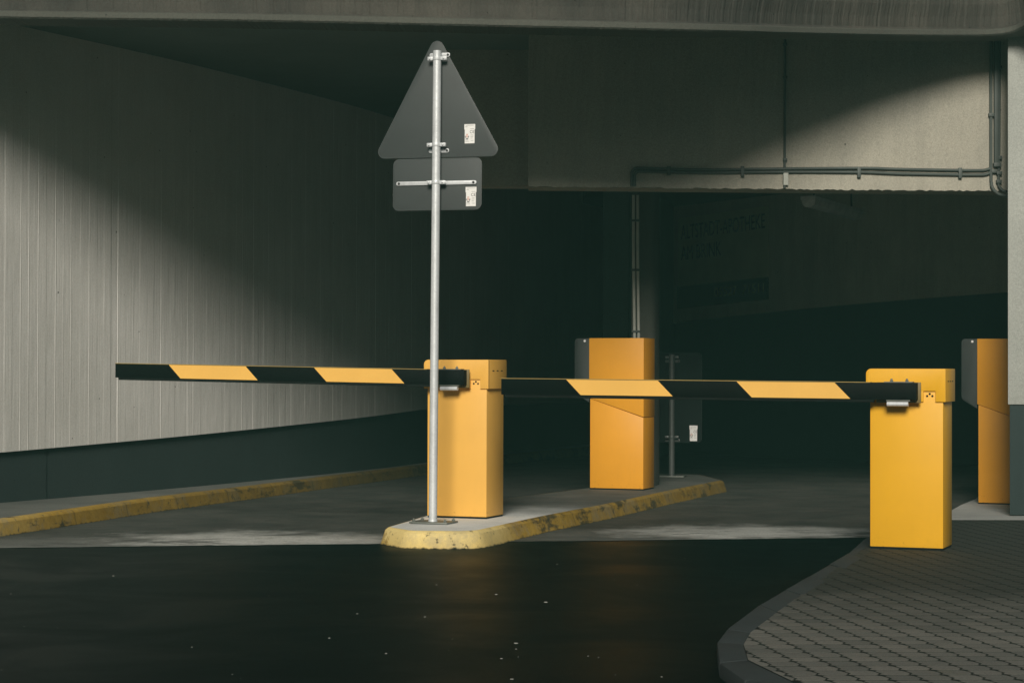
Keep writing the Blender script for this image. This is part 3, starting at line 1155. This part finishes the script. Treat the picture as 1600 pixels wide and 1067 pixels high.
# ------------------------------------------------------------------ road sign on the island, seen from behind
def make_sticker(parent, x, y, z, w=0.083, h=0.138):
    """white certification sticker on the back of a sign, local frame facing -y"""
    st = MB()
    pr = [(-w / 2 + .004, -h / 2), (w / 2 - .004, -h / 2), (w / 2 - .004, h / 2 - 0.04), (w / 2, h / 2 - 0.036), (w / 2, h / 2), (-w / 2, h / 2), (-w / 2, h / 2 - 0.036), (-w / 2 + .004, h / 2 - 0.04)]
    st.prism(pr, -0.0012, 0.0005, axis='y')
    o = st.build('sticker', M['white'], parent, loc=(x, y, z))
    f = 0.0
    t = text_mesh('certification_mark', 'CE', 0.030, M['ink'], o, (0.018, -0.0014, 0.012), (R(90), 0, 0))
    mb = MB()
    lx, lz = -0.020, -0.024
    mb.add([(lx - .014, -.0018, lz + .012), (lx - .004, -.0018, lz - .006), (lx - .008, -.0018, lz - .006), (lx - .015, -.0018, lz + .000)], [(0, 3, 2, 1)], 0)
    mb.add([(lx + .014, -.0018, lz + .012), (lx + .015, -.0018, lz + .000), (lx + .008, -.0018, lz - .006), (lx + .004, -.0018, lz - .006)], [(0, 3, 2, 1)], 0)
    mb.add([(lx - .010, -.0018, lz - .009), (lx + .010, -.0018, lz - .009), (lx + .008, -.0018, lz - .015), (lx - .008, -.0018, lz - .015)], [(0, 1, 2, 3)], 0)
    mb.add([(lx - .010, -.0018, lz + .013), (lx - .001, -.0018, lz - .001), (lx + .001, -.0018, lz - .001), (lx + .010, -.0018, lz + .013), (lx + .006, -.0018, lz + .013), (lx, -.0018, lz + .005), (lx - .006, -.0018, lz + .013)],
           [(0, 1, 2, 5, 6), (2, 3, 4, 5)], 1)
    mb.add([(lx - .008, -.0018, lz + .017), (lx + .008, -.0018, lz + .017), (lx + .006, -.0018, lz + .022), (lx - .006, -.0018, lz + .022)], [(0, 1, 2, 3)], 1)
    for (x_0, x_1, z_0) in ((-.030, .030, .058), (-.034, -.016, .048), (.004, .034, .034), (-.034, -.010, -.046), (.006, .030, -.012), (.006, .028, -.022), (.006, .024, -.034), (-.034, -.006, -.056), (.010, .030, -.050)):
        mb.add([(x_0, -.0018, z_0), (x_1, -.0018, z_0), (x_1, -.0018, z_0 + .0035), (x_0, -.0018, z_0 + .0035)], [(0, 1, 2, 3)], 2)
    mb.build('print', [M['ink'], M['inkred'], M['inkgrey']], o)
    return o


def make_clamp(parent, z, yp, dark=False, plate_dz=0.0):
    """two-part pipe clamp: band round the pole, ears with bolts, and the oblong foot screwed to the sign"""
    r = 0.0305
    mt = M['galvdark'] if dark else M['galv']
    mb = MB()
    mb.tube([(0, 0, z - 0.013), (0, 0, z + 0.013)], r + 0.0035, 24)
    for s_ in (-1, 1):
        mb.box((s_ * r if s_ > 0 else -0.070, -0.012, z - 0.013), (0.070 if s_ > 0 else -r, -0.004, z + 0.013))
        mb.box((s_ * r if s_ > 0 else -0.070, 0.004, z - 0.013), (0.070 if s_ > 0 else -r, 0.010, z + 0.013))
        mb.tube([(s_ * 0.053, -0.021, z), (s_ * 0.053, 0.016, z)], 0.0075, 6)
    c = mb.build('clamp', mt, parent, bevel=0.0015)
    if plate_dz is not None:
        mb = MB()
        mb.prism(round_poly([(-0.078, z + plate_dz - .015), (0.078, z + plate_dz - .015), (0.078, z + plate_dz + .015), (-0.078, z + plate_dz + .015)], 0.0125, 5), yp - 0.010, yp - 0.001, axis='y')
        mb.box((-0.02, 0.01, z + plate_dz - 0.012), (0.02, yp - 0.003, z + plate_dz + 0.012))
        f = mb.build('clamp_foot', mt, parent, bevel=0.001)
        MB().tube([(0.064, yp - 0.0125, z + plate_dz), (0.064, yp - 0.009, z + plate_dz)], 0.009, 12).build('bolt', M['ink'], f)
    return c


SGN = empty('road_sign', pz(676.3, 817.5, ISZ), -R(19), 'triangular road sign seen from behind above a rectangular plate on a galvanised pole', 'road sign')
SGN.location.z = ISZ
sy = SGN.location.y
z_of = lambda y, x=680: ZE + ray(x, y).z / ray(x, y).y * sy
ptop = z_of(80) - ISZ
# the pole leans a little to the right, and everything on it leans along
lean = math.atan((5.0 / F * sy) / ptop)
SGN.rotation_euler = (0, lean, -R(19))
MB().tube([(0, 0, 0.0), (0, 0, ptop)], 0.0300, 28).build('pole', M['galv'], SGN, smooth=True)
mb = MB()
mb.tube([(0, 0, 0.004), (0, 0, 0.03)], [0.036, 0.031], 24)
mb.build('weld_collar', M['galv'], SGN, smooth=True)
bp = MB().box((-0.145, -0.10, 0.003), (0.145, 0.13, 0.015)).build('base_plate', M['clampdark'], SGN, bevel=0.003)
for (dx, dy) in ((-0.12, -0.07), (0.12, -0.07), (-0.12, 0.10), (0.12, 0.10)):
    bb = MB()
    bb.tube([(dx, dy, 0.015), (dx, dy, 0.027)], 0.014, 6)
    bb.tube([(dx, dy, 0.027), (dx, dy, 0.038)], 0.007, 8)
    bb.build('anchor_bolt', M['clampdark'], bp)
YP = 0.058
def s_loc(x, y):
    """photo point on the sign plane -> local x, z"""
    ex = Vector((math.cos(-R(19)), math.sin(-R(19)), 0))
    ey = Vector((math.sin(R(19)), math.cos(R(19)), 0))
    d = ray(x, y)
    p0 = Vector(SGN.location) + ey * YP
    c = Vector((0, 0, ZE))
    t = (p0 - c).dot(ey) / d.dot(ey)
    q_ = c + d * t
    l = Vector((q_ - Vector(SGN.location)).to_tuple())
    zz = l.z
    return l.dot(ex) - math.tan(lean) * zz, zz
tp = [s_loc(583.5, 249.5), s_loc(785.5, 243.5), s_loc(682.5, 52.5)]
mb = MB().prism(round_poly(tp, 0.052, 8), YP, YP + 0.003, axis='y')
tri = mb.build('warning_triangle', M['signback'], SGN, bevel=0.0008)
MB().prism(round_poly([(p[0] * 1.0, p[1]) for p in tp], 0.052, 8), YP + 0.0031, YP + 0.004, axis='y').build('front_film', M['white'], tri)
rp = [s_loc(613.5, 328.5), s_loc(751.5, 327.5), s_loc(753, 245.5), s_loc(614.5, 249)]
x_l, x_r = (rp[0][0] + rp[3][0]) / 2, (rp[1][0] + rp[2][0]) / 2
z_b, z_t = (rp[0][1] + rp[1][1]) / 2 - .004, (rp[2][1] + rp[3][1]) / 2 - 0.002
YQ = YP + 0.004
mb = MB().prism(round_poly([(x_l, z_b), (x_r, z_b), (x_r, z_t), (x_l, z_t)], 0.045, 8), YP, YP + 0.003, axis='y')
add_plate = mb.build('supplementary_plate', M['signback'], SGN, bevel=0.0008)
MB().prism(round_poly([(x_l, z_b), (x_r, z_b), (x_r, z_t), (x_l, z_t)], 0.045, 8), YP + 0.0031, YP + 0.004, axis='y').build('front_film', M['white'], add_plate)
make_clamp(SGN, s_loc(680, 94)[1], YP, plate_dz=0.032)
make_clamp(SGN, s_loc(680, 228)[1], YP, plate_dz=-0.038)
zc = s_loc(680, 286.5)[1]
make_clamp(SGN, zc, YP, plate_dz=None)
b0, b1 = s_loc(620, 286)[0], s_loc(745, 286)[0]
mb = MB().prism(round_poly([(b0, zc - .014), (b1, zc - .014), (b1, zc + .014), (b0, zc + .014)], 0.013, 5), YP - 0.012, YP - 0.001, axis='y')
br = mb.build('mounting_rail', M['galv'], SGN, bevel=0.001)
for xx in (b0 + 0.022, b1 - 0.022):
    MB().tube([(xx, YP - 0.016, zc), (xx, YP - 0.011, zc)], 0.009, 12).build('bolt', M['ink'], br)
p = s_loc(734, 209)
make_sticker(tri, p[0], YP - 0.0008, p[1])
p = s_loc(736, 307)
make_sticker(add_plate, p[0], YP - 0.0008, p[1])

# ------------------------------------------------------------------ low sign at the rear end of the island
L2 = pz(1049.5, 745, ISZ)
SG2 = empty('road_sign', (L2.x, L2.y, ISZ), -R(12), 'low dark rectangular sign seen from behind on a short pole beside the centre reader', 'road sign')
k2 = L2.y / F
zt2 = ZE + (579 - 551) * k2 - ISZ
MB().tube([(0, 0, 0), (0, 0, zt2 - 0.02)], 0.030, 20).build('pole', M['galvdark'], SG2, smooth=True)
MB().box((-0.14, -0.11, 0.003), (0.14, 0.11, 0.014)).build('base_plate', M['clampdark'], SG2, bevel=0.003)
zb2 = ZE + (579 - 692) * k2 - ISZ
hw = 46 * k2
mb = MB().prism(round_poly([(-hw, zb2), (hw, zb2), (hw, zt2), (-hw, zt2)], 0.05, 6), YP, YP + 0.003, axis='y')
pn = mb.build('sign_panel', M['signdark'], SG2, bevel=0.0008)
MB().prism(round_poly([(-hw, zb2), (hw, zb2), (hw, zt2), (-hw, zt2)], 0.05, 6), YP + 0.0031, YP + 0.004, axis='y').build('front_film', M['white'], pn)
make_clamp(SG2, zt2 - 0.05, YP, True, plate_dz=-0.04)
make_clamp(SG2, zb2 + 0.06, YP, True, plate_dz=-0.035)
make_sticker(pn, (1082.5 - 1049.5) * k2, YP - .0008, ZE + (579 - 677) * k2 - ISZ, 0.083, 0.16)

# ------------------------------------------------------------------ card readers
def make_reader(loc, H, mat, label):
    root = empty('card_reader', loc, TH, label, 'card reader', 'yellow card readers beside the garage lanes')
    W, D = 0.520, 0.34
    mb = MB().box((0.004, 0.004, 0), (W - .004, D - .004, 0.012))
    mb.build('base_frame', M['rubber'], root)
    zl, zr = H * 0.602, H * 0.478      # sloping joint between column and head
    z1, z0_ = 0.0, 0.0
    mb = MB().prism([(0.004, 0.012), (W, 0.012), (W, zr - 0.003), (0.004, zl - 0.003)], 0.003, D - 0.003, axis='y')
    mb.build('column_body', mat, root, bevel=0.003)
    mb = MB().prism([(-0.006, zl + 0.003), (W + 0.003, zr + 0.003), (W + 0.003, H), (-0.006, H)], 0, D, axis='y')
    mb.build('head', mat, root, bevel=0.003)
    pr = [(-0.0065, H * 0.575), (-0.0065, H - 0.001), (-0.150, H - 0.001), (-0.150, H * 0.635)]
    mb = MB().prism(round_poly(pr, [0.002, 0.002, 0.035, 0.045], 6), 0.004, D - 0.004, axis='y')
    fr = mb.build('operating_panel', M['hoodgrey'], root, bevel=0.004)
    mb = MB().tube([(-0.050, -0.0005, H - 0.025), (-0.050, 0.006, H - 0.025)], 0.011, 12)
    mb.build('lock_cap', M['white'], fr)
    mb = MB().box((-0.1515, 0.08, H - 0.22), (-0.1495, 0.25, H - 0.10))
    mb.box((-0.153, 0.13, H - 0.32), (-0.1495, 0.22, H - 0.30))
    mb.build('ticket_slot', M['ink'], fr)
    return root

R1 = pz(921, 764, ISZ)
R1.z = ISZ
make_reader(R1, 235.5 * R1.y / F, M['orange'], 'orange yellow card reader in the middle of the garage entrance, on the island')
R2 = pz(1528, 787, 0.012)
R2.z = 0.012
make_reader(R2, 257.5 * R2.y / F, M['orange'], 'orange yellow card reader partly hidden behind the right pillar')

# ------------------------------------------------------------------ conduits
def pipe_thing(name, label, runs, group='grey cable conduits on the lintel wall'):
    e = empty(name, (0, 0, 0), 0, label, 'conduit', group)
    for pts, r, mat in runs:
        MB().tube(pts, r, 10).build('pipe', M[mat], e, smooth=True)
    return e
def clip_at(e, p, w=0.05, h=0.02, vertical=False):
    a_, b2 = (w, h) if not vertical else (h, w)
    mb = MB().box((p.x - a_ / 2, p.y - 0.022, p.z - b2 / 2), (p.x + a_ / 2, p.y + 0.02, p.z + b2 / 2))
    mb.build('bracket', M['conduit'], e, bevel=0.003)
def bend(pts, n=5):
    return [tuple(p) for p in smooth3(pts, n)]
def smooth3(P, k):
    out = []
    for i in range(len(P) - 1):
        p0, p1, p2, p3 = P[max(0, i - 1)], P[i], P[i + 1], P[min(len(P) - 1, i + 2)]
        for j in range(k):
            t = j / k
            out.append(0.5 * ((2 * p1) + (-p0 + p2) * t + (2 * p0 - 5 * p1 + 4 * p2 - p3) * t * t + (-p0 + 3 * p1 - 3 * p2 + p3) * t ** 3))
    out.append(P[-1])
    return out

up = [lint(1549, 262, .018), lint(1543, 265, .018), lint(1530, 266.5, .018), lint(1480, 266, .018), lint(1400, 264.5, .018), lint(1350, 263, .018), lint(1226, 264, .018), lint(1100, 265.5, .018), lint(1040, 264.5, .018), lint(1000, 263, .018), lint(992, 264, .018), lint(988, 268, .018), lint(987, 275, .018), lint(987, 291, .018)]
lo_ = [lint(1549, 268, .018), lint(1543, 272, .018), lint(1530, 273.5, .018), lint(1480, 273, .018), lint(1400, 271.5, .018), lint(1350, 269.5, .018), lint(1226, 269, .018), lint(1100, 270, .018), lint(1040, 269, .018), lint(1002, 268, .018), lint(996, 269, .018), lint(992, 273, .018), lint(991.5, 280, .018), lint(991.5, 291, .018)]
e1 = pipe_thing('conduit_run', 'pair of thin conduits running level along the lower edge of the lintel wall', [(bend(up), 0.0125, 'conduit'), (bend(lo_), 0.0125, 'conduit')])
for x_ in (1500, 1342, 1160, 1045):
    clip_at(e1, lint(x_, 268.5 + (x_ - 1200) * 0.008, .014), 0.03, 0.09 if x_ in (1342, 1160, 1500) else 0.075)
# upright run on the column
cc = [py(990, 305, CYY - 0.02), py(990, 400, CYY - 0.02), py(991.5, 531, CYY - 0.02), py(992, 700, CYY - .02)]
cd = [py(996.5, 305, CYY - 0.02), py(996.5, 400, CYY - 0.02), py(998, 531, CYY - 0.02), py(998, 700, CYY - .02)]
e2 = pipe_thing('column_conduit', 'pair of pale upright conduits fixed to the column behind the centre reader', [(cc, 0.014, 'conduitpale'), (cd, 0.014, 'conduitpale')])
for y_ in (345, 422, 518):
    clip_at(e2, py(993.5, y_, CYY - 0.015), 0.085, 0.022)
# uprights at the right end of the lintel wall
v1 = [lint(1548.5, 40, .02), lint(1548.5, 258, .02), lint(1549, 285, .02), lint(1551, 294, .03), lint(1556, 300, .05), lint(1565, 305, .06), lint(1590, 307, .06)]
v2 = [lint(1562, 40, .02), lint(1561, 248, .02), lint(1560, 285, .02), lint(1563, 294, .03), lint(1570, 299, .05), lint(1590, 302, .06)]
e3 = pipe_thing('upright_conduits', 'bundle of upright conduits and a cable duct in the corner beside the right pillar', [(bend(v1), 0.014, 'conduit'), (bend(v2), 0.012, 'conduit')])
a_, b2 = lint(1552, 40, 0.0), lint(1558.5, 258, 0.0)
MB().box((a_.x, a_.y - 0.045, b2.z), (a_.x + 0.038, a_.y - 0.003, 4.05)).build('duct', M['duct'] if 'duct' in M else M['conduit'], e3, bevel=0.004)
for (x_, y_) in ((1561, 106), (1561, 247), (1561, 271), (1560.5, 284), (1553, 268), (1548.5, 180)):
    clip_at(e3, lint(x_, y_, .018), 0.045, 0.03)
MB().box((a_.x - 0.005, a_.y - 0.05, b2.z - 0.02), (a_.x + 0.06, a_.y - 0.003, b2.z + 0.015)).build('bracket', M['conduit'], e3, bevel=0.003)
# upright near the middle with its small junction box
v3 = [lint(1226.5, 40, .014), lint(1226.5, 150, .014), lint(1226, 262, .014), lint(1225, 285, .014), lint(1226, 294, .02)]
e4 = pipe_thing('drop_conduit', 'single upright conduit coming down the middle of the lintel wall to a small box', [(v3, 0.011, 'conduit')])
p = lint(1226.5, 281, 0)
MB().box((p.x - 0.018, p.y - 0.04, p.z - 0.05), (p.x + 0.025, p.y, p.z + 0.055)).build('junction_box', M['conduitpale'], e4, bevel=0.004)
for y_ in (70, 122, 250):
    clip_at(e4, lint(1226.5, y_, .012), 0.035, 0.025)

# ------------------------------------------------------------------ ceiling lamp in the right lane
q0 = py(1263, 313, 24.5)
q1 = py(1338, 327, 26.6)
d = (q1 - q0)
d.z = 0
ang = math.atan2(d.y, d.x)
lamp = empty('ceiling_lamp', q0, ang, 'unlit tube lamp hanging under the ceiling of the right-hand lane', 'lamp')
Ln = d.length
mb = MB()
sec = [(-0.085, 0.0), (-0.07, -0.05), (-0.035, -0.078), (0.035, -0.078), (0.07, -0.05), (0.085, 0.0)]
mb.prism(sec, 0, Ln, axis='x')
mb.build('diffuser', M['lampwhite'], lamp, bevel=0.006)
MB().box((-0.02, -0.09, 0.001), (Ln + 0.02, 0.09, 0.05)).build('housing', M['lampwhite'], lamp, bevel=0.006)
zz = 3.68 - q0.z
for xx in (0.25, Ln - 0.25):
    MB().tube([(xx, 0, 0.05), (xx, 0, zz)], 0.012, 8).build('hanger', M['conduit'], lamp)
q2 = py(1232, 299, 20.5)
lp2 = empty('cable_tray', q2, 0.35, 'short pale cable tray under the ceiling just inside the right-hand lane', 'cable tray')
MB().box((0, -0.03, 0), (0.36, 0.03, 0.03)).build('tray', M['conduitpale'], lp2, bevel=0.004)
MB().tube([(0.1, 0, 0.03), (0.1, 0, 3.68 - q2.z)], 0.008, 8).build('hanger', M['conduit'], lp2)

# ------------------------------------------------------------------ banner on the inner wall
def inner_hit(x, y, out=0.05):
    d = ray(x, y)
    best = None
    for i in range(len(iline) - 1):
        p, q_ = iline[i], iline[i + 1]
        n_ = Vector(((q_ - p).y, -(q_ - p).x)).normalized()
        p_ = p + n_ * out
        e_ = q_ - p
        # solve d.xy*t = p_ + e_*s
        det = d.x * (-e_.y) + e_.x * d.y
        if abs(det) < 1e-9:
            continue
        t = (p_.x * (-e_.y) + e_.x * p_.y) / det
        s_ = (d.x * p_.y - d.y * p_.x) / det
        if -0.001 <= s_ <= 1.001 and t > 0:
            best = (Vector((d.x * t, d.y * t, ZE + d.z * t)), n_)
    return best
bl_, br_ = inner_hit(1060, 482)[0], inner_hit(1201, 468)[0]
bt, bt2 = inner_hit(1060, 342)[0], inner_hit(1201, 322)[0]
ban = empty('banner', (bl_.x, bl_.y, 0), math.atan2(br_.y - bl_.y, br_.x - bl_.x), 'faded pharmacy advertising banner on the dark curved wall inside the garage', 'banner')
BL = Vector((br_.x - bl_.x, br_.y - bl_.y)).length
def bz(u, v):
    """u 0..1 across, v 0..1 up"""
    zb_ = bl_.z + (br_.z - bl_.z) * u
    zt_ = bt.z + (bt2.z - bt.z) * u
    return zb_ + (zt_ - zb_) * v
def quad(u0, u1, v0, v1, ya, yb, name, mat, parent):
    mb = MB()
    vs = [(u0 * BL, ya, bz(u0, v0)), (u1 * BL, ya, bz(u1, v0)), (u1 * BL, ya, bz(u1, v1)), (u0 * BL, ya, bz(u0, v1))]
    vs += [(p[0], yb, p[2]) for p in vs]
    mb.add(vs, [(0, 1, 2, 3), (7, 6, 5, 4), (0, 4, 5, 1), (1, 5, 6, 2), (2, 6, 7, 3), (3, 7, 4, 0)])
    return mb.build(name, mat, parent)
sheet = quad(0, 1, 0.24, 1, -0.012, -0.002, 'sheet', M['bannercloth'], ban)
strip = quad(-0.01, 1, 0, 0.24, -0.013, -0.002, 'footer_strip', M['bannerdark'], ban)
sl = math.atan2(bz(1, .5) - bz(0, .5), BL)
def btext(body, size, u, v, mat, sx):
    o = text_mesh('lettering', body, size, mat, ban, (u * BL, -0.016, bz(u, v)), (R(90), -sl, 0), 0.001, 'LEFT', sx)
    return o
t1 = btext('ALTSTADT-APOTHEKE', 0.30, 0.04, 0.83, M['bannerdark'], 1)
w1 = max(v.co.x for v in t1.data.vertices)
t1.scale.x = 0.93 * BL / w1
t2 = btext('AM BRINK', 0.30, 0.04, 0.60, M['bannerdark'], 1)
w2 = max(v.co.x for v in t2.data.vertices)
t2.scale.x = 0.46 * BL / w2
t3 = btext('05527  71511', 0.19, 0.42, 0.13, M['bannercloth'], 1)
w3 = max(v.co.x for v in t3.data.vertices)
t3.scale.x = 0.54 * BL / w3

# ------------------------------------------------------------------ thin greenish haze added to lift the blacks
hz = MB().box((-45, -30, -1.5), (45, 47, 16)).build('haze', M['black'], None)
hm = bpy.data.materials.new('black_lift_haze')
hm.use_nodes = True
hm.node_tree.nodes.clear()
ho = hm.node_tree.nodes.new('ShaderNodeOutputMaterial')
hv = hm.node_tree.nodes.new('ShaderNodeVolumePrincipled')
hv.inputs['Color'].default_value = (0.34, 0.88, 0.76, 1)
hv.inputs['Density'].default_value = 0.0029
hv.inputs['Anisotropy'].default_value = 0.0
hm.node_tree.links.new(hv.outputs[0], ho.inputs['Volume'])
hz.data.materials.clear()
hz.data.materials.append(hm)
tag(hz, 'thin greenish haze added to lift the dark tones of the whole scene', kind='stuff')

# ------------------------------------------------------------------ pale grit and leaf scraps on the asphalt
mb = MB()
rg = random.Random(5)
spots = [(870, 881), (682, 913), (783, 1028), (919, 1024), (558, 958), (514, 996), (806, 1013), (177, 899), (775, 928), (664, 963), (853, 940), (800, 1060), (603, 1020), (935, 1026), (806, 1004), (1285, 900), (1265, 899), (1160, 960), (1110, 958), (1070, 872), (420, 930), (300, 1010), (960, 905), (1010, 1035), (90, 980)]
spots += [(rg.uniform(0, 1300), 855 + rg.random() ** 0.7 * 210) for _ in range(18)]
for k, (x_, y_) in enumerate(spots):
    p = pz(x_, y_, 0.002)
    if p.x > 0.8 and p.y < 14 and x_ > 1105:
        continue
    r = rg.uniform(0.004, 0.012) if k < 20 else rg.uniform(0.002, 0.005)
    n_ = 6
    a0 = rg.uniform(0, 6)
    ring_ = [(p.x + r * rg.uniform(.6, 1.3) * math.cos(a0 + t * 6.283 / n_), p.y + r * rg.uniform(.6, 1.3) * math.sin(a0 + t * 6.283 / n_)) for t in range(n_)]
    mb.add([(q_[0], q_[1], 0.001) for q_ in ring_] + [(p.x + (q_[0] - p.x) * .6, p.y + (q_[1] - p.y) * .6, 0.001 + r * 0.15) for q_ in ring_],
           [(t, (t + 1) % n_, n_ + (t + 1) % n_, n_ + t) for t in range(n_)] + [list(range(n_, 2 * n_))])
g_ = mb.build('gravel', M['grit'], None)
tag(g_, 'pale grit and leaf scraps scattered over the dark asphalt', kind='stuff')
